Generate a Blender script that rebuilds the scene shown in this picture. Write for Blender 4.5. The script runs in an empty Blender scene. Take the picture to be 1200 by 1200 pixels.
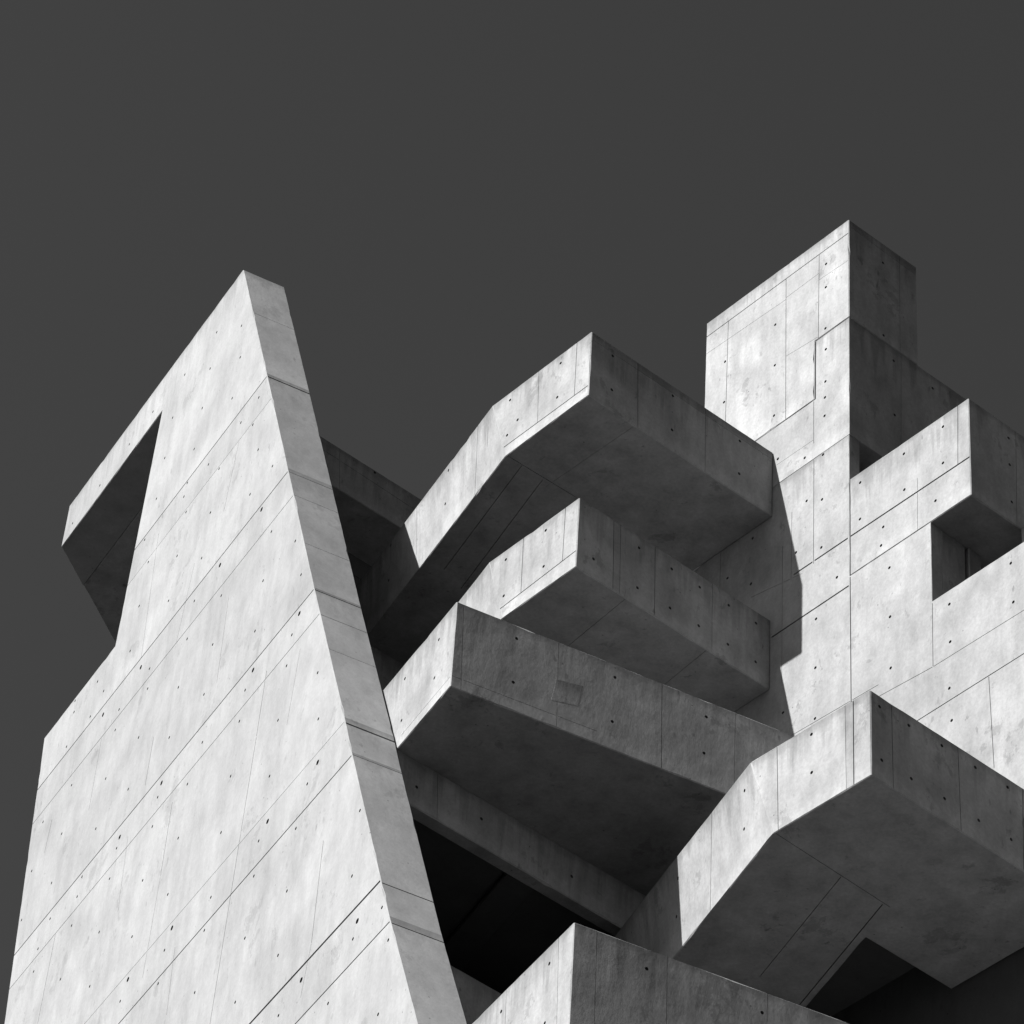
import bpy, math, random
from mathutils import Vector, Matrix
from mathutils.geometry import tessellate_polygon

random.seed(11)
C = bpy.context.scene.collection

# ------------------------------------------------------------------ survey camera and building axes
F_PX, PITCH, ROLL = 5059.27, math.radians(42.3866), math.radians(3.9131)
EYE = Vector((0, 0, 1.6))
_cp, _sp = math.cos(PITCH), math.sin(PITCH)
_r, _u = Vector((1, 0, 0)), Vector((0, -_sp, _cp))
_c, _s = math.cos(ROLL), math.sin(ROLL)
CR, CU, CB = _c*_r + _s*_u, -_s*_r + _c*_u, Vector((0, -_cp, -_sp))

def h(deg):
    a = math.radians(deg)
    return Vector((math.cos(a), math.sin(a), 0))

Z = Vector((0, 0, 1))
U, V = h(38.8947), h(128.8947)                 # into the building / along the sunlit facade to the left
O = Vector((3.56201378, 43.5277634, 42.74177769))   # the point where the topmost balcony meets the facade
U2, V2 = h(26.6), h(116.6)                     # axes of the slanted wall
PF = EYE + (Vector((-1.89037458, 42.52270085, 38.60278903)) - EYE)*1.0035
PF.z = O.z

def pt(u, v, z): return O + U*u + V*v + Z*z
def fp(n, q, z): return PF + U2*n + V2*q + Z*z
def uv_of(P):
    d = P - O
    return (d.dot(U), d.dot(V))

def on_plane(x, y, n, p0):
    """measured image point -> the real point on a known plane of the building"""
    d = CR*(x-600) - CU*(y-600) - CB*F_PX
    return EYE + d*((p0-EYE).dot(n)/d.dot(n))

# ------------------------------------------------------------------ materials
def concrete(name, base, contrast=1.0, streak=1.0, tilt=0.0, dark=False):
    m = bpy.data.materials.new(name); m.use_nodes = True
    nt = m.node_tree; N = nt.nodes; L = nt.links
    N.clear()
    out = N.new('ShaderNodeOutputMaterial'); bs = N.new('ShaderNodeBsdfPrincipled')
    L.new(bs.outputs[0], out.inputs[0])
    bs.inputs['Roughness'].default_value = .82
    bs.inputs['Specular IOR Level'].default_value = .25
    tc = N.new('ShaderNodeTexCoord')
    def mapping(scale, rot=(0, 0, 0)):
        mp = N.new('ShaderNodeMapping'); mp.inputs['Scale'].default_value = scale
        mp.inputs['Rotation'].default_value = rot
        L.new(tc.outputs['Object'], mp.inputs[0]); return mp.outputs[0]
    def noise(vec, sc, det, rough=.55, dist=0):
        n = N.new('ShaderNodeTexNoise'); n.inputs['Scale'].default_value = sc
        n.inputs['Detail'].default_value = det; n.inputs['Roughness'].default_value = rough
        n.inputs['Distortion'].default_value = dist
        L.new(vec, n.inputs['Vector']); return n.outputs['Fac']
    def ramp(f, a, b, lo, hi):
        r = N.new('ShaderNodeMapRange'); r.inputs[1].default_value = a; r.inputs[2].default_value = b
        r.inputs[3].default_value = lo; r.inputs[4].default_value = hi
        L.new(f, r.inputs[0]); return r.outputs[0]
    def mul(a, b):
        q = N.new('ShaderNodeMath'); q.operation = 'MULTIPLY'; L.new(a, q.inputs[0])
        if isinstance(b, (int, float)): q.inputs[1].default_value = b
        else: L.new(b, q.inputs[1])
        return q.outputs[0]
    k = contrast
    iso = mapping((1, 1, 1))
    st = mapping((2.6, 2.6, .28), (0, tilt, 0))
    fine = mapping((1.0, 1.0, .55))
    cloud = ramp(noise(iso, .55, 4, .6, .4), .3, .7, 1-.12*k, 1+.10*k)
    mott = ramp(noise(fine, 2.5, 7, .68, .2), .3, .7, 1-.13*k, 1+.12*k)
    grain = ramp(noise(iso, 22, 4, .7), .25, .75, 1-.09*k, 1+.08*k)
    strk = ramp(noise(st, 1.6, 5, .6, .2), .45, .75, 1.0, 1-.16*streak)
    # pale wash-out of laitance and darker damp or oil blotches with their own outline
    bl = ramp(noise(mapping((1, 1, .8)), 1.3, 6, .74, .25), .60, .63, 1.0, 1-.15*k)
    # scars and scuffs, short, slanted
    sc = ramp(noise(mapping((5, 6, 2.6), (.7, .9, .4)), 1.7, 3, .5), .66, .72, 1.0, 1-.24*k)
    gs = ramp(noise(iso, .8, 2), .50, .60, 0, 1)
    mx = N.new('ShaderNodeMix'); mx.data_type = 'FLOAT'; L.new(gs, mx.inputs[0]); mx.inputs[2].default_value = 1.0; L.new(sc, mx.inputs[3]); sc = mx.outputs[0]
    # bug holes
    vo = N.new('ShaderNodeTexVoronoi'); vo.inputs['Scale'].default_value = 5.5; vo.inputs['Randomness'].default_value = 1
    L.new(iso, vo.inputs['Vector'])
    hole = ramp(vo.outputs['Distance'], .045, .075, .45, 1.0)
    gate = ramp(noise(iso, 1.1, 2), .52, .56, 0, 1)
    mixh = N.new('ShaderNodeMix'); mixh.data_type = 'FLOAT'
    L.new(gate, mixh.inputs[0]); mixh.inputs[2].default_value = 1.0; L.new(hole, mixh.inputs[3])
    at = N.new('ShaderNodeAttribute'); at.attribute_name = 'tone'; at.attribute_type = 'GEOMETRY'
    # hard-edged small smears
    sm = ramp(noise(mapping((2.2, 2.2, 1.1), (.2, .3, 0)), 2.4, 5, .7, .3), .655, .675, 1.0, 1-.13*k)
    # large dull fields left by different pours
    fld = ramp(noise(mapping((.35, .35, .5)), 1.0, 3, .5, .3), .5, .56, 1.0, 1-.06*k)
    v = mul(mul(cloud, mott), mul(sm, fld))
    # weathering from the edges: a grimy lip, run-off drips under the top, a paler band above the lower arris
    def attr(nm):
        a_ = N.new('ShaderNodeAttribute'); a_.attribute_name = nm; a_.attribute_type = 'GEOMETRY'; return a_.outputs['Fac']
    def add(a, b):
        q = N.new('ShaderNodeMath'); q.operation = 'ADD'; L.new(a, q.inputs[0]); L.new(b, q.inputs[1]); return q.outputs[0]
    wob = ramp(noise(iso, 1.7, 4, .6), .3, .7, -.09, .09)
    drip = ramp(noise(mapping((5.5, 5.5, .22)), 1.0, 5, .65), .42, .66, .0, .75)
    bel = attr('below')
    lip = ramp(add(bel, wob), .03, .13, 1-.13*k, 1.0)
    dd = N.new('ShaderNodeMath'); dd.operation = 'SUBTRACT'; L.new(add(bel, wob), dd.inputs[0]); L.new(drip, dd.inputs[1])
    run = ramp(dd.outputs[0], -.25, .12, 1-.14*k, 1.0)
    pale = ramp(add(attr('above'), wob), .12, .26, 1+.09*k, 1.0)
    for q in (lip, run, pale): v = mul(v, q)
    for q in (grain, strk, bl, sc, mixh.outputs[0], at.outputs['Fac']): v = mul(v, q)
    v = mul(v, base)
    cb = N.new('ShaderNodeCombineColor')
    for i in range(3): L.new(v, cb.inputs[i])
    L.new(cb.outputs[0], bs.inputs['Base Color'])
    bp = N.new('ShaderNodeBump'); bp.inputs['Strength'].default_value = .35; bp.inputs['Distance'].default_value = .012
    L.new(noise(fine, 7, 6, .65), bp.inputs['Height']); 
    bp2 = N.new('ShaderNodeBump'); bp2.inputs['Strength'].default_value = .5; bp2.inputs['Distance'].default_value = .03
    L.new(noise(iso, .9, 2), bp2.inputs['Height']); L.new(bp.outputs[0], bp2.inputs['Normal'])
    L.new(bp2.outputs[0], bs.inputs['Normal'])
    return m

M_WALL = concrete('board_concrete', .218, 1.6)
M_FIN = concrete('slanted_wall_concrete', .203, 1.0, .8, .35)
M_SHADE = concrete('shade_darkened_concrete', .045, 1.0, .5)  # concrete darkened in colour so recesses and rooms read as deep shade

# ------------------------------------------------------------------ polygon tools (2D)
def area2(p): return sum(p[i][0]*p[(i+1) % len(p)][1]-p[(i+1) % len(p)][0]*p[i][1] for i in range(len(p)))/2

def split_poly(poly, p, d):
    """cut a simple polygon by the line p + t d; returns the pieces"""
    n = (-d[1], d[0])
    sd = []
    for q in poly:
        s = (q[0]-p[0])*n[0]+(q[1]-p[1])*n[1]
        if abs(s) < 1e-6: s = 1e-6
        sd.append(s)
    pts, cross = [], []
    for i in range(len(poly)):
        a, b = poly[i], poly[(i+1) % len(poly)]
        pts.append((a, sd[i] > 0))
        if (sd[i] > 0) != (sd[(i+1) % len(poly)] > 0):
            t = sd[i]/(sd[i]-sd[(i+1) % len(poly)])
            x = (a[0]+(b[0]-a[0])*t, a[1]+(b[1]-a[1])*t)
            cross.append(len(pts)); pts.append((x, None))
    if len(cross) < 2: return [poly]
    order = sorted(cross, key=lambda i: pts[i][0][0]*d[0]+pts[i][0][1]*d[1])
    mate = {}
    for k in range(0, len(order)-1, 2):
        mate[order[k]] = order[k+1]; mate[order[k+1]] = order[k]
    out, n_ = [], len(pts)
    for side in (True, False):
        used = set()
        for s0 in range(n_):
            if pts[s0][1] is not side or s0 in used: continue
            loop, i, guard = [], s0, 0
            while guard < 500:
                guard += 1
                if pts[i][1] is None:
                    loop.append(pts[i][0]); j = mate[i]; loop.append(pts[j][0]); i = (j+1) % n_
                else:
                    used.add(i); loop.append(pts[i][0]); i = (i+1) % n_
                if i == s0: break
            out.append(loop)
    return out

def offset_poly(poly, ds):
    """move each edge inwards by ds[i] (edge i runs from vertex i to i+1)"""
    n = len(poly); ccw = area2(poly) > 0; res = []
    for i in range(n):
        a, b, c = poly[i-1], poly[i], poly[(i+1) % n]
        def inn(p, q):
            dx, dy = q[0]-p[0], q[1]-p[1]; l = math.hypot(dx, dy) or 1e-9
            return ((-dy/l, dx/l) if ccw else (dy/l, -dx/l)), (dx/l, dy/l)
        n1, d1 = inn(a, b); n2, d2 = inn(b, c)
        o1, o2 = ds[i-1], ds[i]
        det = n1[0]*n2[1]-n1[1]*n2[0]
        if abs(det) < 1e-3:
            res.append((b[0]+n1[0]*o1, b[1]+n1[1]*o1)); continue
        c1 = n1[0]*b[0]+n1[1]*b[1]+o1; c2 = n2[0]*b[0]+n2[1]*b[1]+o2
        res.append(((c1*n2[1]-c2*n1[1])/det, (n1[0]*c2-n2[0]*c1)/det))
    return res

def inside(poly, p):
    r = False; n = len(poly)
    for i in range(n):
        a, b = poly[i], poly[(i+1) % n]
        if (a[1] > p[1]) != (b[1] > p[1]) and p[0] < (b[0]-a[0])*(p[1]-a[1])/(b[1]-a[1])+a[0]: r = not r
    return r

def edge_dist(poly, p):
    best = 1e9; n = len(poly)
    for i in range(n):
        a, b = poly[i], poly[(i+1) % n]
        dx, dy = b[0]-a[0], b[1]-a[1]; l2 = dx*dx+dy*dy or 1e-12
        t = max(0, min(1, ((p[0]-a[0])*dx+(p[1]-a[1])*dy)/l2))
        best = min(best, math.hypot(p[0]-a[0]-dx*t, p[1]-a[1]-dy*t))
    return best

# ------------------------------------------------------------------ cast concrete solids
class Solid:
    """closed polyhedron with arrises, formwork joints and tie holes cut into chosen faces"""
    def __init__(self):
        self.v = []; self.f = []; self.m = []; self.be = []; self.ab = []; self.zr = None   # final mesh: verts, faces (idx), tone
        self.faces = []                                # polyhedron faces: dict(loop, cuts, holes, tone)
    def face(self, loop, cuts=(), holes=(), tone=1.0, spread=.0):
        self.faces.append(dict(loop=[Vector(p) for p in loop], cuts=list(cuts), holes=list(holes), tone=tone, spread=spread))
    def rng(self, pts):
        for p in pts:
            self.be.append(self.zr[1]-p[2] if self.zr else 9.0); self.ab.append(p[2]-self.zr[0] if self.zr else 9.0)
    def emit(self, pts, tone):
        b = len(self.v); self.v += [Vector(p) for p in pts]; self.rng(pts); self.f.append(list(range(b, b+len(pts)))); self.m.append(tone)
    def emit_tris(self, loops3, tone):
        flat = [p for l in loops3 for p in l]
        tris = tessellate_polygon([[Vector(p) for p in l] for l in loops3])
        b = len(self.v); self.v += flat; self.rng(flat)
        nrm = self._n
        for t in tris:
            a, c, d = (flat[i] for i in t)
            if (c-a).cross(d-a).length < 1e-9: continue
            if (c-a).cross(d-a).dot(nrm) < 0: t = (t[0], t[2], t[1])
            self.f.append([b+i for i in t]); self.m.append(tone)
    def build(self, name, mat, parent=None, arris=.010, label=None, hole_r=.0235):
        key = lambda p: (round(p.x, 3), round(p.y, 3), round(p.z, 3))
        info = []; edges = {}
        for fi, fc in enumerate(self.faces):
            lp = fc['loop']
            n = Vector((0, 0, 0))
            for i in range(len(lp)):
                a, b = lp[i], lp[(i+1) % len(lp)]
                n += Vector(((a.y-b.y)*(a.z+b.z), (a.z-b.z)*(a.x+b.x), (a.x-b.x)*(a.y+b.y)))
            n.normalize(); fc['n'] = n
            for i in range(len(lp)):
                edges.setdefault(frozenset((key(lp[i]), key(lp[(i+1) % len(lp)]))), []).append((fi, i))
        ins = []; vert_pts = {}
        for fi, fc in enumerate(self.faces):
            lp, n = fc['loop'], fc['n']
            ex = (lp[1]-lp[0]).normalized(); ey = n.cross(ex); o = lp[0]
            fc['fr'] = (o, ex, ey)
            p2 = [((p-o).dot(ex), (p-o).dot(ey)) for p in lp]
            ds = []
            for i in range(len(lp)):
                e = edges[frozenset((key(lp[i]), key(lp[(i+1) % len(lp)])))]
                co = [self.faces[g]['n'].dot(n) for g, _ in e if g != fi]
                ds.append(arris if co and max(co) < .995 else 0)
            q2 = offset_poly(p2, ds)
            fc['in3'] = [o+ex*a+ey*b for a, b in q2]
            # worn, slightly uneven arrises with a chip here and there
            worn = []; fc['run'] = []
            ccw = area2(p2) > 0
            for i in range(len(q2)):
                a, b = q2[i], q2[(i+1) % len(q2)]; dx, dy = b[0]-a[0], b[1]-a[1]; l = math.hypot(dx, dy)
                run = [a]
                if ds[i] > 0 and l > .5 and lp[i].z > O.z-17:
                    k1, k2 = key(lp[i]), key(lp[(i+1) % len(lp)])
                    n_s = min(160, int(l/.16)); fwd = k1 < k2
                    rg = random.Random(repr((min(k1, k2), max(k1, k2))))
                    ts = sorted((t+rg.uniform(-.3, .3))/n_s for t in range(1, n_s))
                    rj = random.Random(repr((k1, k2)))
                    nx, ny = (-dy/l, dx/l) if ccw else (dy/l, -dx/l)
                    for t in (ts if fwd else [1-x for x in reversed(ts)]):
                        j = rj.uniform(0, .004)+(rj.uniform(.005, .018) if rj.random() < .07 else 0)
                        run.append((a[0]+dx*t+nx*j, a[1]+dy*t+ny*j))
                worn += run; fc['run'].append([o+ex*x+ey*y for x, y in run]+[o+ex*b[0]+ey*b[1]])
            fc['p2'] = worn
            for p, q in zip(lp, fc['in3']): vert_pts.setdefault(key(p), []).append((q, n))
        # arrises
        for e, lst in edges.items():
            if len(lst) != 2: continue
            (f1, i1), (f2, i2) = lst
            A, B = self.faces[f1], self.faces[f2]
            if A['n'].dot(B['n']) > .995: continue
            r1, r2 = A['run'][i1], B['run'][i2][::-1]
            if len(r1) != len(r2): r1, r2 = [r1[0], r1[-1]], [r2[0], r2[-1]]
            for k in range(len(r1)-1):
                q = [r1[k+1], r1[k], r2[k], r2[k+1]]
                nn = (q[1]-q[0]).cross(q[2]-q[0])
                if nn.length < 1e-12: continue
                if nn.dot(A['n']+B['n']) < 0: q.reverse()
                self.emit(q, 1.04)
        for k_, lst in vert_pts.items():
            if len(lst) == 3:
                q = [x[0] for x in lst]; s = lst[0][1]+lst[1][1]+lst[2][1]
                nn = (q[1]-q[0]).cross(q[2]-q[0])
                if nn.length < 1e-9: continue
                if nn.dot(s) < 0: q.reverse()
                self.emit(q, 1.06)
        # faces
        for fc in self.faces:
            o, ex, ey = fc['fr']; n = fc['n']; self._n = n
            zs = [p.z for p in fc['loop']]; self.zr = (min(zs), max(zs)) if abs(n.z) < .9 else None
            to3 = lambda a, d=0: o+ex*a[0]+ey*a[1]-n*d
            to2 = lambda P: ((P-o).dot(ex), (P-o).dot(ey))
            pieces = [(fc['p2'], [])]
            cuts = [(to2(a), to2(b), w) for a, b, w in fc['cuts']]
            panels = [fc['p2']]; slots = []
            for a, b, w in cuts:
                dx, dy = b[0]-a[0], b[1]-a[1]; l = math.hypot(dx, dy)
                if l < .02: continue
                d = (dx/l, dy/l); nn = (-d[1], d[0])
                new = []; partial = False
                for pl in panels:
                    # length of this segment lying inside the panel against the chord it would cut
                    k = 60; hit = [inside(pl, (a[0]+dx*t/k, a[1]+dy*t/k)) for t in range(k+1)]
                    seg_in = sum(hit)/(k+1)*l
                    if seg_in < .12: new.append(pl); continue
                    mid = [t for t in range(k+1) if hit[t]]; t0 = mid[len(mid)//2]/k
                    m = (a[0]+dx*t0, a[1]+dy*t0)
                    ext = 0
                    for sg in (1, -1):
                        s_ = 0
                        while s_ < 40 and inside(pl, (m[0]+d[0]*s_*sg, m[1]+d[1]*s_*sg)): s_ += .08
                        ext += s_
                    if seg_in < .7*ext: new.append(pl); slots.append((a, b, w)); continue
                    res = []
                    for q in split_poly(pl, (m[0]+nn[0]*w/2, m[1]+nn[1]*w/2), d):
                        for r in split_poly(q, (m[0]-nn[0]*w/2, m[1]-nn[1]*w/2), d):
                            c = [((x[0]-m[0])*nn[0]+(x[1]-m[1])*nn[1]) for x in r]
                            if max(abs(x) for x in c) > w/2+1e-4 and len(r) > 2: res.append(r)
                    new += res
                panels = new
            holes2 = []
            for P in fc['holes']:
                r = hole_r
                if isinstance(P, tuple): P, r = P
                p = to2(P)
                if all(math.hypot(p[0]-q[0][0], p[1]-q[0][1]) > .12 for q in holes2): holes2.append((p, r))
            if len(panels) > 1 or slots:
                self.emit_tris([[to3(p, .03) for p in fc['p2']]], .75)
            for pl in panels:
                if abs(area2(pl)) < 1e-4: continue
                thin = abs(area2(pl))/max(.01, sum(math.hypot(pl[i][0]-pl[i-1][0], pl[i][1]-pl[i-1][1]) for i in range(len(pl))))
                tone = (.86 if thin < .07 and len(panels) > 1 else 1)*fc['tone']*(1+random.uniform(-1, 1)*(fc['spread'] if len(panels) > 1 else 0))
                loops = [[to3(p) for p in pl]]
                done = []
                for a, b, w in slots:
                    dx, dy = b[0]-a[0], b[1]-a[1]; l = math.hypot(dx, dy); d = (dx/l, dy/l); nn = (-d[1], d[0])
                    st = .01; N_ = int(l/st); run = []
                    def free(p):
                        if not inside(pl, p) or edge_dist(pl, p) < w/2+.004: return False
                        for A, B, W in done:
                            if edge_dist([A, B], p) < (W+w)/2+.002: return False
                        return all(math.hypot(p[0]-h_[0][0], p[1]-h_[0][1]) > h_[1]+w/2+.004 for h_ in holes2)
                    runs = []
                    for t in range(N_+2):
                        p = (a[0]+d[0]*st*t, a[1]+d[1]*st*t)
                        if t <= N_ and free(p): run.append(p)
                        else:
                            if len(run) > 10: runs.append((run[0], run[-1]))
                            run = []
                    for p, q in runs:
                        done.append((p, q, w))
                        ring = [(p[0]+nn[0]*w/2, p[1]+nn[1]*w/2), (p[0]-nn[0]*w/2, p[1]-nn[1]*w/2), (q[0]-nn[0]*w/2, q[1]-nn[1]*w/2), (q[0]+nn[0]*w/2, q[1]+nn[1]*w/2)]
                        if area2(ring) < 0: ring.reverse()
                        loops.append([to3(x) for x in ring])
                        for i in range(4):
                            x, y = ring[i], ring[(i+1) % 4]
                            self.emit([to3(y), to3(x), to3(x, .03), to3(y, .03)], .7)
                for p, r in holes2:
                    if inside(pl, p) and edge_dist(pl, p) > r+.006:
                        k = 10; ring = [(p[0]+r*math.cos(2*math.pi*i/k), p[1]+r*math.sin(2*math.pi*i/k)) for i in range(k)]
                        loops.append([to3(q) for q in ring])
                        dp = .028
                        for i in range(k):
                            a, b = ring[i], ring[(i+1) % k]
                            self.emit([to3(b), to3(a), to3(a, dp), to3(b, dp)], .35)
                        self.emit([to3(q, dp) for q in ring], .08)
                self.emit_tris(loops, tone)
                if len(panels) > 1:
                    pp = pl if area2(pl) > 0 else pl[::-1]
                    for i in range(len(pp)):
                        a, b = pp[i], pp[(i+1) % len(pp)]
                        m = ((a[0]+b[0])/2, (a[1]+b[1])/2)
                        if edge_dist(fc['p2'], m) < 1e-4: continue
                        self.emit([to3(b), to3(a), to3(a, .03), to3(b, .03)], .7)
        lo = Vector((sum(p.x for p in self.v), sum(p.y for p in self.v), sum(p.z for p in self.v)))/len(self.v)
        me = bpy.data.meshes.new(name)
        me.from_pydata([p-lo for p in self.v], [], self.f)
        at = me.attributes.new('tone', 'FLOAT_COLOR', 'FACE') if False else me.attributes.new('tone', 'FLOAT', 'FACE')
        at.data.foreach_set('value', self.m)
        for nm, vals in (('below', self.be), ('above', self.ab)):
            me.attributes.new(nm, 'FLOAT', 'POINT').data.foreach_set('value', vals)
        me.materials.append(mat); me.update()
        ob = bpy.data.objects.new(name, me); C.objects.link(ob)
        ob.location = lo - (ROOT_LOC if parent is not None else Vector((0, 0, 0)))
        if parent is not None: ob.parent = parent
        if label: ob['label'] = label
        return ob

def prism(bot, top, tray=None, feat=None, faces_skip=()):
    """bot/top: loops of 3D points, counter-clockwise seen from above; tray = (wall thickness, depth)
       feat: {side index or 'bottom': dict(cuts, holes, tone, spread)}"""
    s = Solid(); feat = feat or {}; n = len(bot)
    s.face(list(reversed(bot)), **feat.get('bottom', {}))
    for i in range(n):
        j = (i+1) % n
        s.face([bot[i], bot[j], top[j], top[i]], **feat.get(i, {}))
    if tray:
        th, dep = tray
        p2 = [(p.x, p.y) for p in top]
        q2 = offset_poly(p2, [th]*n)
        rim = [Vector((q[0], q[1], top[i].z)) for i, q in enumerate(q2)]
        low = [p-Z*dep for p in rim]
        for i in range(n):
            j = (i+1) % n
            s.face([top[i], top[j], rim[j], rim[i]])
            s.face([rim[i], rim[j], low[j], low[i]])
        s.face(low)
    else:
        s.face(top)
    return s

# measured marks, given in the enlargements they were read from
Z1 = (40, 280, 4); Z2 = (340, 360, 4); Z3 = (640, 360, 4); Z4 = (800, 230, 4); Z5 = (900, 430, 4); Z6 = (900, 680, 4)
Z7 = (900, 900, 4); Z8 = (640, 900, 4); A1 = (400, 560, 4); A2 = (660, 560, 4); A3 = (420, 820, 4); A4 = (420, 950, 4.8)
A5 = (0, 560, 4); A6 = (0, 860, 3.5294); A7 = (260, 560, 4); A8 = (260, 860, 3.5294)
def zp(zm, x, y): return (zm[0]+x/zm[2], zm[1]+y/zm[2])
def marks(n, p0, *groups):
    out = []
    for zm, lst in groups:
        for e in lst:
            x, y = zp(zm, e[0], e[1]); P = on_plane(x, y, n, p0)
            out.append((P, .038) if len(e) > 2 else P)
    return out
def lines(n, p0, lst):
    return [(on_plane(a, b, n, p0), on_plane(c, d, n, p0), w) for a, b, c, d, w in lst]

# ------------------------------------------------------------------ the building
ROOT_LOC = Vector((O.x, O.y, 0)) + U*2
root = bpy.data.objects.new('concrete_building', None); C.objects.link(root)
root.location = ROOT_LOC
root['label'] = 'tall raw concrete building with a slanted wall, cantilevered balconies and a stair tower'
root['category'] = 'building'
GZ = -O.z            # ground level in building heights
BOLD, MID, THIN, FAINT = .026, .015, .009, .006

# --- slanted wall (a leaning slab with the bar of the roof)
def fq(x, y):
    P = on_plane(x, y, U2, fp(-.7, 0, 0)); return ((P-PF).dot(V2), P.z-O.z)
near = [fq(285, 316), fq(312, 437), fq(336.5, 548), fq(367.5, 688), fq(403, 840), fq(411.5, 881), fq(455.5, 1073), fq(489, 1200)]
q8 = near[7]; near.append((q8[0]-.433*(q8[1]+O.z), GZ))
qa, qb, qc, qd, qe, qf = fq(5, 1200), fq(52, 865), fq(135, 757), fq(190, 482), fq(72, 640), fq(82, 590)
ztop, zbar = near[0][1], (qd[1]+qe[1])/2
near += [(8.6, GZ), qa, qb, qc, (qd[0], zbar), (qe[0], zbar), (qf[0], ztop)]
far = near[:14] + [(qe[0]+.68, zbar), (qf[0]+.68, ztop)]
Nn = [fp(-.7, q, z) for q, z in near]; Ff = [fp(0, q, z) for q, z in far]
fin = Solid()
pN = fp(-.7, 0, 0)
def fl(q1, z1, q2, z2, w): return (fp(-.7, q1, z1), fp(-.7, q2, z2), w*1.35)
def fv(x1, y1, x2, y2, w): return lines(U2, pN, [(x1, y1, x2, y2, w)])[0]
fcuts = [fl(-20, -4.11, 12, -4.11, MID), fl(-20, -7.36, 12, -7.30, FAINT), fl(-20, -8.08, 12, -8.08, MID), fl(-20, -10.78, 12, -10.7, BOLD), fl(-20, -11.55, 12, -11.55, MID),
         fl(-20, -.95, 12, -.95, MID), fl(-20, 1.86, 12, 1.86, MID), fl(-20, -1.62, 12, -1.62, THIN), fl(-20, -4.73, 12, -4.73, THIN),
         fl(-20, 1.2, 12, 1.2, FAINT),
         fl(-20, -14.0, 12, -14.0, THIN), fl(-20, -14.8, 12, -14.8, THIN)]
for x1, y1, x2, y2, w in [(300.4, 864, 282, 977, THIN), (282, 977, 246, 1200, THIN), (180, 864, 170, 921, THIN), (202, 940, 188, 1027, THIN), (188, 1027, 167, 1146, FAINT),
                          (66.6, 1087, 44, 1200, THIN), (61, 960, 52, 1000, THIN), (312.5, 786, 300.4, 864, THIN), (379, 985, 365, 1105, THIN), (365, 1105, 352, 1170, FAINT),
                          (186, 625, 167, 760, FAINT), (280, 518, 262, 600, FAINT), (150, 980, 138, 1070, FAINT), (228, 660, 205, 760, FAINT), (352, 760, 336, 850, FAINT),
                          (268, 700, 254, 800, FAINT), (120, 860, 104, 950, FAINT), (205, 1110, 195, 1190, FAINT)]:
    fcuts.append(fv(x1, y1, x2, y2, w))
fh = marks(U2, pN,
    (Z1, [(890,262),(972,407),(856,437),(741,463),(966,555),(825,608),(706,636),(928,747),(788,793),(649,838),(557,810),(446,963),(308,1155),(1053,743),(998,775,1),(969,861),(1025,871),(750,985),(612,1027),(813,1018,1),(817,1057),(867,1077),(1050,988),(1117,1065),(718,1143)]),
    (A5, [(468,33),(340,213),(878,22),(733,98),(862,88),(872,160),(986,163),(1172,77),(678,290),(695,395),(830,366),(945,376),(1031,409,1),(911,577),(1037,552),(790,576),(652,601),(877,755),(997,781),(610,812),(660,888,1),(701,894),(457,955),(486,999),(692,988),(836,982),(956,1015),(1186,901,1),(1149,995),(1122,1141),(347,1098),(423,1119),(483,1110,1),(558,1086),(540,1182),(352,1045)]),
    (A7, [(131,77),(186,148,1),(232,252),(344,296),(371,454),(193,482),(363,636,1),(328,736),(155,718),(146,901,1),(110,995),(303,881),(449,913),(83,1141),(263,1136),(452,1130)]),
    (A8, [(396,118,1),(353,207),(197,175),(36,175),(189,362,1),(152,443),(306,391),(571,317),(132,588),(269,650),(538,588),(662,718),(560,774,1),(542,848),(95,845),(232,916),(328,1018,1),(234,1165),(55,1110),(439,1115),(646,1160),(688,853)]),
    (A6, [(573,15),(700,15),(837,35),(275,53),(437,185),(296,212),(668,203,1),(775,208),(530,229),(652,262),(178,364),(255,413),(396,392),(630,383),(495,427,1),(482,473),(737,431),(914,408),(872,676),(131,567),(213,617),(339,591),(453,599),(590,606),(319,673),(694,664),(207,765),(89,770),(157,889),(296,793),(410,820),(546,839),(711,803,1),(680,895),(845,813),(139,983),(250,1015),(371,1044),(529,1016,1),(497,1106),(654,1033),(805,1070)]))
fin.face(list(reversed(Nn)), cuts=fcuts, holes=fh, tone=1.03, spread=.05)
fin.face(Ff)
n_ = len(Nn)
edge_z = {0: [], 1: [-.9], 2: [], 3: [], 4: [], 5: []}
for i in range(n_):
    j = (i+1) % n_
    cuts = []; holes = []
    if i < 8:
        for z, w in ((1.86, BOLD), (-.95, THIN), (-1.6, FAINT), (-4.12, MID), (-4.75, THIN), (-7.36, BOLD), (-8.06, THIN), (-10.78, MID), (-11.58, MID), (-2.9, FAINT), (-5.6, FAINT), (3.9, FAINT)):
            za, zb = near[i][1], near[j][1]
            if zb+.05 < z < za-.05:
                t = (za-z)/(za-zb)
                cuts.append((Nn[i].lerp(Nn[j], t), Ff[i].lerp(Ff[j], t), w*1.4))
        fin.face([Nn[i], Nn[j], Ff[j], Ff[i]], cuts=cuts, tone=.95, spread=.09)
    elif i == 14:
        fin.face([Nn[i], Nn[j], Ff[j], Ff[i]])
    else:
        fin.face([Nn[i], Nn[j], Ff[j], Ff[i]])
fin.build('slanted_wall', M_FIN, root, arris=.009)

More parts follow.
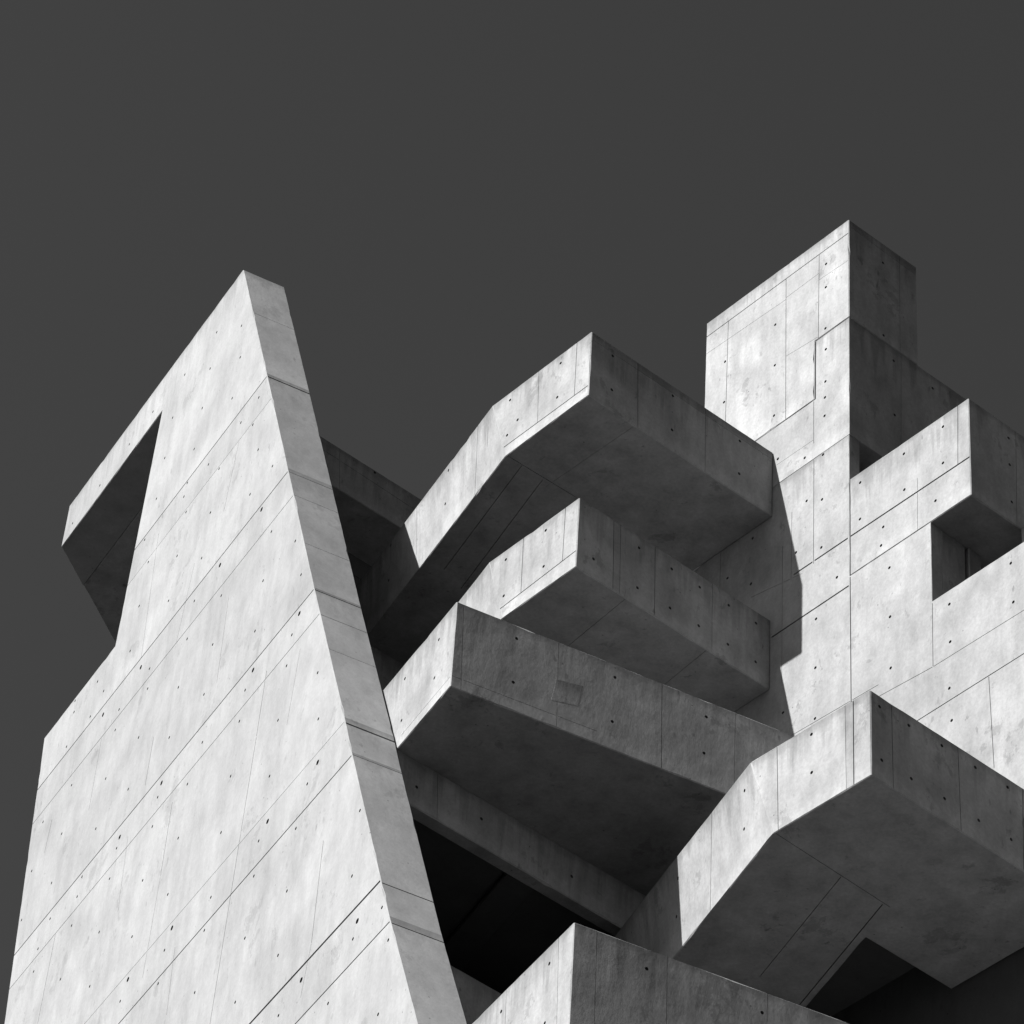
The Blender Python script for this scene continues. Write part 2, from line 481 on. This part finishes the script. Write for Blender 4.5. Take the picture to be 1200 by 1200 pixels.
# --- facade (sunlit wall), stair tower and the wing behind it
pW = pt(0, 0, 0)
G = .006; GS = .018
def slab_v(outline, u0, u1, cuts=(), holes=(), spread=.04, side=None, tone=1.0):
    """prism of a (v, z) outline between u0 and u1; side = {edge index: features}"""
    a2 = area2(outline)
    if a2 > 0: outline = outline[::-1]         # front face loop runs so that its normal is -U
    s = Solid(); side = side or {}
    f_ = [pt(u0, v, z) for v, z in outline]; b_ = [pt(u1, v, z) for v, z in outline]
    # orientation test
    n = Vector((0, 0, 0))
    for i in range(len(f_)):
        a, b = f_[i]-O, f_[(i+1) % len(f_)]-O
        n += a.cross(b)
    if n.dot(U) > 0: f_.reverse(); b_.reverse()
    s.face(f_, cuts=cuts, holes=holes, spread=spread, tone=tone)
    s.face(list(reversed(b_)))
    for i in range(len(f_)):
        j = (i+1) % len(f_)
        mid = (f_[i]+f_[j])/2; v_, z_ = (mid-O).dot(V), mid.z-O.z
        ft = {}
        for (vv, zz), d in side.items():
            if abs(vv-v_) < .1 and abs(zz-z_) < .1: ft = d
        s.face([f_[j], f_[i], b_[i], b_[j]], **ft)
    return s

wh = marks(U, pW,
    (Z4, [(672,317),(616,378),(671,426),(475,484),(308,607),(434,602),(432,792),(669,619),(671,717),(199,775),(669,868),(667,943),(194,965),(428,1028),(665,1029)]),
    (Z5, [(28,230),(46,431),(172,426),(258,411),(181,628),(253,621),(250,846),(131,870),(323,986),(432,542),(431,713),(637,407),(639,575),(820,280),(820,450),(785,627),(540,750),(530,837),(569,941),(572,1171),(225,1181),(850,1112),(1150,1102),(1138,920)]),
    (Z6, [(222,410),(220,648),(575,411),(854,288),(850,506),(861,657)]),
    (A2, [(880,497), (888, 283), (770, 470), (1030, 1100)]))
side_m15 = pt(0, -1.49, 0)
th = marks(V, side_m15, (Z4, [(939,312),(942,652),(989,771),(1172,900),(994,1025)]))
wc = lines(U, pW, [
    (820, 401, 996, 271.7, MID), (853.5, 378, 850, 500, THIN), (921.2, 325, 920.7, 495, THIN), (960, 301, 959, 397, THIN),
    (827.5, 415, 921, 351, FAINT), (921, 349, 960, 320, FAINT), (921, 417.5, 960, 394, FAINT), (960, 328, 994, 305, FAINT)])
tower = slab_v([(1.45, 3.6), (-1.49, 3.6), (-1.49, 1.62+GS), (-.79-GS, 1.62+GS), (-.79-GS, .5+G), (1.45, .5+G)], 0, 1.37, wc, wh, .03, tone=1.05, side=
   
               {(-1.49, 2.615): dict(holes=th, cuts=lines(V, side_m15, [(1054, 305, 1055, 420, FAINT), (994, 264, 1074, 323, .004)]), tone=.97, spread=.03)})
tower.build('stair_tower', M_WALL, root, label='square stair tower rising above the sunlit facade')
wc2 = lines(U, pW, [(953.6, 395, 953.6, 520, THIN), (910, 545, 954, 515, FAINT)])
wing = slab_v([(-.79-GS*2.4, 1.62), (-1.49, 1.62), (-1.49, -.62), (1.45, -.62), (1.45, .5-G), (-.79-GS*2.4, .5-G)], 0, 6, wc2, wh, .03, tone=.98, side=
   
              {(-1.49, .5): dict(holes=th, cuts=lines(V, side_m15, [(1056, 440, 1056, 560, FAINT)]), tone=.95, spread=.03)})
wing.build('upper_wing', M_WALL, root, arris=.004, label='shaded upper wing behind the stair tower')
wc3 = lines(U, pW, [
    (954, 500, 953.3, 661, THIN), (954, 534, 980, 515, THIN), (930, 673.5, 996, 629, BOLD), (904, 747, 995, 686.2, BOLD), (860, 777, 905, 746.4, BOLD),
    (996, 640, 997.5, 830, MID), (1092.6, 707, 1093.4, 781, THIN), (1094, 781, 1240, 690, THIN), (1030, 816, 1094, 781, THIN),
    (1060, 854, 1260, 728, MID), (1158.7, 792.5, 1165, 900, THIN),
    (900, 878, 1030, 802, THIN), (910, 545, 954, 515, FAINT), (928, 600, 927, 680, FAINT), (845, 640, 843, 700, FAINT), (917, 640, 916, 800, FAINT),
    (880, 700, 940, 672, FAINT)])
wall = slab_v([(1.45, -.62-.003), (-1.49+G, -.62-.003), (-1.49+G, -3.2), (-2.97, -3.2), (-2.97, -4.57), (-9, -4.57), (-9, -8.98), (8.6, -8.98), (8.6, -1.172), (1.45, -1.172)],
              0, .2, wc3, wh, .06, tone=.94)
wall.build('facade_wall', M_WALL, root, arris=.004)

def up(loop, z): return [pt(u, v, z) for u, v in loop]
def block(name, u0, u1, v0, v1, z0, z1, feat=None, mat=M_WALL, label=None, arris=.010):
    lp = [(u0, v0), (u1, v0), (u1, v1), (u0, v1)]          # side 0 faces -V, side 3 faces -U
    return prism(up(lp, z0), up(lp, z1), feat=feat).build(name, mat, root, arris=arris, label=label)

block('lower_wall', .86, 1.06, -4.59, 7.9, GZ, -8.99, mat=M_SHADE)  # stretch under the balconies painted shade-dark, which also cuts bounce light
block('lower_wall', .86, 1.06, -9, -4.6, GZ, -8.99)
block('wall_return', .2, .64, -2.97, -2.5, -4.9, -3.205)
block('column', .70, .93, -2.98, -2.7, -5.6, -3.205)

LOWER = []
# --- balconies: deep concrete trays
def balcony(bot, top, feat, label, zf=.95, th=.18):
    return prism(bot, top, tray=(th, zf), feat=feat).build('balcony', M_WALL, root, label=label)

def bend(u, v, ang, v_end):        # continue from (u, v) along the bent side until v_end; ang measured from V
    return (u+(v_end-v)*math.tan(math.radians(ang)), v_end)

# topmost
pu = pt(-3.41, 0, 0); pv = pt(0, 0, 0)
bt, bb = (-3.41, 2.03), (-3.41, 1.67)
ang = 14.4
top = [(-.004, 0), (-.004, 8.55), bend(*bt, ang, 8.55), bt, (-3.41, 0)]
bot = [(-.004, 0), (-.004, 8.55), bend(*bb, ang, 8.55), bb, (-3.41, 0)]
n_b = lambda P, Q, R: (Q-P).cross(R-P).normalized()
pb = pt(*bt, .03); nb = n_b(pb, pt(*top[2], .03), pt(*bb, -1.17))
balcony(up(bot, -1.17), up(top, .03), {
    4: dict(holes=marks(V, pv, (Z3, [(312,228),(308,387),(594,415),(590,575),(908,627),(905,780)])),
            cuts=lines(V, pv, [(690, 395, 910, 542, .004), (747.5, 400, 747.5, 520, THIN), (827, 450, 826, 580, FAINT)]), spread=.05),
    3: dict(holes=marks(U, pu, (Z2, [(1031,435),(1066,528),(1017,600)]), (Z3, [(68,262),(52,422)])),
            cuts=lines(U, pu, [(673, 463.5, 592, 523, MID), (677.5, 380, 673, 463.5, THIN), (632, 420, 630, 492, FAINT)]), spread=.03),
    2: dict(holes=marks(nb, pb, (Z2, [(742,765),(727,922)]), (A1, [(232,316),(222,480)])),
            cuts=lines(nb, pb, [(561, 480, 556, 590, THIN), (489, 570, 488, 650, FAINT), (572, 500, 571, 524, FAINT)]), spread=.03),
    'bottom': dict(cuts=lines(Z, pt(0, 0, -1.17), [(588, 530, 720, 610, THIN), (612, 545, 520, 668, THIN), (636, 562, 540, 690, THIN), (742, 500, 640, 570, .004)]), tone=.9, spread=.08)},  # underside tone lowered, soffit shade put into the colour
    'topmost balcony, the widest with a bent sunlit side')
# second
pu = pt(-3.46, 0, 0); bt, bb = (-3.46, 1.79), (-3.46, 1.45)
pv2 = pt(0, 0.01, 0)
top = [(-.004, .01), (-.004, 8.55), bend(*bt, ang, 8.55), bt, (-3.46, .01)]
bot = [(-.004, .01), (-.004, 8.55), bend(*bb, ang, 8.55), bb, (-3.46, .01)]
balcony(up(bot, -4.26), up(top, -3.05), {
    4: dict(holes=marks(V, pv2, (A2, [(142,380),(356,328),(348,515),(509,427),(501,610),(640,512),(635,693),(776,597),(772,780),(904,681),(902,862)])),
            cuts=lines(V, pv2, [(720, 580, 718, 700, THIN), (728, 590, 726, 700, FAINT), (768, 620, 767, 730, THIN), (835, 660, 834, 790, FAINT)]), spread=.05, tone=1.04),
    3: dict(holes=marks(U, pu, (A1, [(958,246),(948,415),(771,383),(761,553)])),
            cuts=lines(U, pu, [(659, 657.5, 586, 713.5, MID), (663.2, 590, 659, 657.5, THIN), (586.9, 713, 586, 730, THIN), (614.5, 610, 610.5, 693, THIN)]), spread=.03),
    'bottom': dict(cuts=lines(Z, pt(0, 0, -4.26), [(735, 700, 650, 770, FAINT), (830, 760, 745, 830, FAINT)]), tone=.9, spread=.06)},  # soffit shade painted into the bottom tone
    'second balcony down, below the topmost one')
# third (turned with the slanted wall)
def third(z1, z0, u, v, a_side, a_lit, v_end, feat, label, u_end=-.004):
    lp = [(u_end, v+(u-u_end)*math.tan(math.radians(a_side))), (u_end, v_end), (u+(v_end-v)*math.tan(math.radians(a_lit)), v_end), (u, v)]
    return balcony(up(lp, z0), up(lp, z1), feat, label)
a_s, a_l = 12.75, 13.1
p3 = pt(-5.40, -.06, 0); n3 = h(38.8947-a_s+90); q3 = h(128.8947-a_l); nl3 = h(128.8947-a_l-90)
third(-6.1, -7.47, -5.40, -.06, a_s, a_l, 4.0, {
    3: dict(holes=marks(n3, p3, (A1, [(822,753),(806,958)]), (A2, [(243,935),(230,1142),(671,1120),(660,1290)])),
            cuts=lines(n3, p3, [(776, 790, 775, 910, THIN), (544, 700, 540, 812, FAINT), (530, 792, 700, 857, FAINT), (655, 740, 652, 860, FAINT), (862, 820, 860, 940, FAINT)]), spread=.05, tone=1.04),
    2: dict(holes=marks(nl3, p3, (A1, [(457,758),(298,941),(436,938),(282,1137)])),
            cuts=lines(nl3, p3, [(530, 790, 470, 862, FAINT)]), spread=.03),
    'bottom': dict(tone=.85)}, 'third balcony down, set at an angle beside the slanted wall')  # bottom tone carries painted underside shade
# lowest
p5 = pt(-6.1, -3.42, 0); a_s5, a_l5 = 13.3, 11.6
n5 = h(38.8947-a_s5+90); nl5 = h(128.8947-a_l5-90)
LOWER.append(third(-13.2, -14.75, -6.1, -3.42, a_s5, a_l5, 1.2, {
    3: dict(holes=marks(n5, p5, (Z8, [(472,941),(1013,1147)])), cuts=lines(n5, p5, [(782.5, 1100, 780, 1260, FAINT), (700, 1080, 695, 1260, FAINT), (900, 1120, 898, 1300, FAINT)]), spread=.05),
    2: dict(holes=marks(nl5, p5, (Z8, [(15,917)]), (A4, [(1075,860),(803,1130),(1048,1195)])), cuts=lines(nl5, p5, [(655, 1090, 651, 1260, FAINT), (594, 1140, 590, 1260, FAINT)]), spread=.03)},
    'lowest balcony in view, at the bottom edge beside the slanted wall', u_end=.84))
qa_, qb_, qc_, qd_ = (on_plane(x, y, n3, p3) for x, y in ((652, 796), (646, 820), (677, 827), (683, 804)))
ps = Solid(); f4 = [qa_+n3*0, qb_, qc_, qd_]
ps.face([p-n3*.001 for p in f4]); ps.face([p+n3*.01 for p in reversed(f4)])
for i in range(4):
    a_, b2_ = f4[i], f4[(i+1) % 4]; ps.face([b2_-n3*.001, a_-n3*.001, a_+n3*.01, b2_+n3*.01], tone=.8)
ps.faces[0]['tone'] = .86
PATCH = ps
# fourth (lower right, L-shaped floor)
al = 17.8
bt, bb = (-3.55, -3.52), (-3.55, -3.80)
tt = math.tan(math.radians(al))
u4, v4, z4 = -2.75, -4.58, -8.65
bt, bb = (-2.82, -2.64), (-2.79, -3.02)
top = [(.84, v4), (.84, -2.36), (-.62, -2.36), (-.62+3.6*tt, 1.24), (bt[0]+3.88*tt, 1.24), bt, (u4, v4)]
bot = [(.84, v4), (.84, -2.36), (-.62, -2.36), (-.62+3.6*tt, 1.24), (bb[0]+4.26*tt, 1.24), bb, (u4, v4)]
p4 = pt(u4, v4, z4); pb4 = pt(*bt, z4); nb4 = n_b(pb4, pt(*top[4], z4), pt(*bb, -9.92)); nf4 = n_b(p4, pt(*bt, z4), p4-Z)
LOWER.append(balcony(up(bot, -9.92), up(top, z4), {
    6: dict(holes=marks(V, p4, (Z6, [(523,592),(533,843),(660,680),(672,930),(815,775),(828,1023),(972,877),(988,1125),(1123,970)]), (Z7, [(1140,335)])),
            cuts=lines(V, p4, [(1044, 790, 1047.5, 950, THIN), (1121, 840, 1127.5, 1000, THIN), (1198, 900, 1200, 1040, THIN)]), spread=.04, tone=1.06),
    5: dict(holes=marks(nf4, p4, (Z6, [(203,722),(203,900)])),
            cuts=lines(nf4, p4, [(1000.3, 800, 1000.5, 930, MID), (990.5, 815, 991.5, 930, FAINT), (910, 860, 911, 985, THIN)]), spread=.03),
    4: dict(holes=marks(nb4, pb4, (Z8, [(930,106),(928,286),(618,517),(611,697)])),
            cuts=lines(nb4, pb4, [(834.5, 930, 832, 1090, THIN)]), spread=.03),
    'bottom': dict(cuts=lines(Z, pt(0, 0, -9.92), [(905, 974, 1043, 1063, THIN), (986, 1027, 890, 1145, THIN), (1034, 1060, 930, 1186, MID)]), tone=.9, spread=.08)},  # bottom colour darkened to deepen the soffit's shade
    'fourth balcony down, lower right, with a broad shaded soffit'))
# ceiling seen through the gap of that balcony
block('ceiling', -.6, .83, -2.34, 1.2, -9.3, -9.05, mat=M_SHADE)
# balconies of the right-hand stack, flush with the facade
pC = pt(0, 0, 0); pS = pt(0, -3.7, 0)
lp = [(0, -1.49-G), (0, -3.7), (3.6, -3.7), (3.6, -1.49-G)]
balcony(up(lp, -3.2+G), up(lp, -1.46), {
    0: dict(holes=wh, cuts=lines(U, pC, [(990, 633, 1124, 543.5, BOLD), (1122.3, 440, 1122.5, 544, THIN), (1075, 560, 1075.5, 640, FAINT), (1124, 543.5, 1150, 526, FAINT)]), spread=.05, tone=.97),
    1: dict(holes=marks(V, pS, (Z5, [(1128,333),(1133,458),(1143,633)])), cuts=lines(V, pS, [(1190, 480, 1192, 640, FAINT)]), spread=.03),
    'bottom': dict(tone=.9)}, 'right-hand balcony flush with the facade, over a dark opening')  # underside shade painted in by tone
block('floor_slab', .21, 6, -9, -1.6, -5.95, -5.65)
block('back_wall', 3.2, 3.4, -9, 8.5, -43, -.63, mat=M_SHADE)
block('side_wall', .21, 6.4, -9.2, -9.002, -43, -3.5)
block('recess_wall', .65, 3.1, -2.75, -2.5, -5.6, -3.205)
block('recess_wall', 2.7, 2.9, -8.9, -2.76, -5.6, -3.205, mat=M_SHADE)
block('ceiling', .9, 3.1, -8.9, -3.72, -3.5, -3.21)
block('recess_wall', 1.2, 1.4, -1.45, 8, -5.6, -.63, mat=M_SHADE)
block('roof_parapet', .21, 6, 6.0, 6.2, -43, -.63, mat=M_SHADE)

PATCH.build('repair_patch', M_WALL, root, arris=.0004)
# --- roof slab behind the slanted wall
def uvf(n, q): return uv_of(fp(n, q, 0))
a = uvf(.004, qe[0]+.66); d = h(70.8); b_ = uv_of(fp(.004, qe[0]+.66, 0)+d*2.6)
lp = [a, uvf(.004, 4.6), (-3.3, 8.8), (3.5, 8.8), (3.5, 13.5), b_]
lp = [a, uvf(.004, 6.1), (uvf(.004, 6.1)[0]+.5, 8.8), (3.5, 8.8), (3.5, b_[1]), b_]
if area2(lp) < 0: lp = lp[::-1]
pR = pt(0, 8.8, 0)
feat = {}
for i in range(len(lp)):
    m = ((lp[i][0]+lp[(i+1) % len(lp)][0])/2, (lp[i][1]+lp[(i+1) % len(lp)][1])/2)
    if abs(m[1]-8.8) < .01: feat[i] = dict(holes=marks(V, pR, (Z2, [(397,775),(285,900)])), cuts=lines(V, pR, [(371, 522, 495, 603, FAINT), (398, 500, 398, 600, FAINT)]), spread=.05)
prism(up(lp, zbar), up(lp, 5.35), feat=feat).build('roof_slab', M_WALL, root, arris=.01)
block('ledge_wall', -3.2, 3.5, 8.9, 9.1, -1.1, 3.5, feat={0: dict(cuts=[(pt(-5, 8.9, 3.1), pt(5, 8.9, 3.1), THIN)], spread=.05)}, mat=M_SHADE)
block('inner_wall', -2.4, 3.5, 10.6, 10.8, -1.1, 4.34, mat=M_SHADE)
block('beam', -3.7, -.01, 5.95, 6.25, -2.0, -1.175)

f0_, f1_ = uvf(0, 0), uvf(0, 5)
def fu(v): return f0_[0]+(v-f0_[1])*(f1_[0]-f0_[0])/(f1_[1]-f0_[1])+.01
def skew(name, u1, v0, v1, z0, z1, feat=None, mat=M_WALL, du=0):
    lp = [(fu(v0)+du, v0), (u1, v0), (u1, v1), (fu(v1)+du, v1)]
    return prism(up(lp, z0), up(lp, z1), feat=feat).build(name, mat, root)

# --- under the third balcony: downstand beam, dark room, low parapet
pB = pt(0, 1.3, 0)
lp = [(fu(1.3)+.01, 1.3), (-.01, 1.3), (-.01, 1.5), (fu(1.3)+.26, 1.5)]
prism(up(lp, -8.2), up(lp, -7.475), feat={0: dict(holes=marks(V, pB, (A3, [(273,409),(577,558),(1000,828)])), cuts=lines(V, pB, [(513, 900, 512, 980, FAINT)]), spread=.03)}).build('beam', M_WALL, root)
skew('parapet', .84, 1.51, 1.7, -12.6, -10.0)
skew('ceiling', .84, 1.51, 7.9, -8.12, -7.9, mat=M_SHADE)
skew('back_wall', .84, 7.5, 7.7, -13, -4.3, mat=M_SHADE)
skew('floor_slab', .84, 1.7, 7.49, -12.9, -12.6, mat=M_SHADE)
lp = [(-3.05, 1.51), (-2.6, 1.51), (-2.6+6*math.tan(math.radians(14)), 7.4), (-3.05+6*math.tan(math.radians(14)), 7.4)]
prism(up(lp, -8.19), up(lp, -8.12)).build('beam', M_SHADE, root)
skew('floor_slab', -.01, 4.05, 7.45, -7.45, -7.2, mat=M_SHADE)

# --- unseen balcony copies added below to block bounce onto the soffits
for k in (1, 2, 3, 4):
    for ob in LOWER:
        c = ob.copy(); C.objects.link(c); c.parent = root
        low = ob['label'].startswith('fourth')
        c.location = ob.location - Z*(3.15*k+(3.1 if low else 0)) - V*((.2 if low else 1.0)*k) - U*.35*k
        c['label'] = 'added balcony copy, unseen below the view, blocks bounce light'
# ------------------------------------------------------------------ ground
me = bpy.data.meshes.new('ground'); R_ = 3000
me.from_pydata([(-R_, -R_, 0), (R_, -R_, 0), (R_, R_, 0), (-R_, R_, 0)], [], [(0, 1, 2, 3)])
gm = bpy.data.materials.new('paving'); gm.use_nodes = True
nt = gm.node_tree; bs = nt.nodes['Principled BSDF']; bs.inputs['Roughness'].default_value = .9
nz = nt.nodes.new('ShaderNodeTexNoise'); nz.inputs['Scale'].default_value = .4; nz.inputs['Detail'].default_value = 8
tc = nt.nodes.new('ShaderNodeTexCoord'); nt.links.new(tc.outputs['Object'], nz.inputs['Vector'])
rp = nt.nodes.new('ShaderNodeValToRGB'); rp.color_ramp.elements[0].color = (.02, .02, .02, 1); rp.color_ramp.elements[1].color = (.04, .04, .04, 1)
nt.links.new(nz.outputs['Fac'], rp.inputs[0]); nt.links.new(rp.outputs[0], bs.inputs['Base Color'])
me.materials.append(gm); g = bpy.data.objects.new('ground', me); C.objects.link(g); g['kind'] = 'structure'

# ------------------------------------------------------------------ light
SUN = Vector((-0.67713, -0.374174, 0.633634)).normalized()
S_DIR = SUN
el = math.asin(S_DIR.z)
sun = bpy.data.lights.new('sun', 'SUN'); sun.energy = 5.0; sun.angle = math.radians(.5); sun.color = (1, 1, 1)
so = bpy.data.objects.new('sun', sun); C.objects.link(so)
so.rotation_euler = S_DIR.to_track_quat('Z', 'Y').to_euler(); so.location = (-60, -30, 70)
w = bpy.data.worlds.new('World'); bpy.context.scene.world = w; w.use_nodes = True
nt = w.node_tree; bg = nt.nodes['Background']
sk = nt.nodes.new('ShaderNodeTexSky'); sk.sky_type = 'NISHITA'; sk.sun_disc = False
sk.sun_elevation = el; sk.sun_rotation = math.atan2(S_DIR.x, S_DIR.y)
sk.air_density = .36; sk.dust_density = 1.5; sk.ozone_density = 1.0
# black-and-white film behind a red filter: only the red light of the sky counts
sep = nt.nodes.new('ShaderNodeSeparateColor'); nt.links.new(sk.outputs[0], sep.inputs[0])
nt.links.new(sep.outputs['Red'], bg.inputs['Color']); bg.inputs['Strength'].default_value = .05

# ------------------------------------------------------------------ camera
cam = bpy.data.cameras.new('camera'); co = bpy.data.objects.new('camera', cam); C.objects.link(co)
cam.sensor_width = 36; cam.sensor_fit = 'HORIZONTAL'; cam.lens = F_PX/1200*36; cam.clip_end = 6000
M = Matrix((CR, CU, CB)).transposed().to_4x4(); M.translation = EYE; co.matrix_world = M
sc = bpy.context.scene; sc.camera = co
sc.view_settings.view_transform = 'Standard'; sc.view_settings.look = 'None'; sc.view_settings.gamma = 1
sc.view_settings.exposure = 1.33
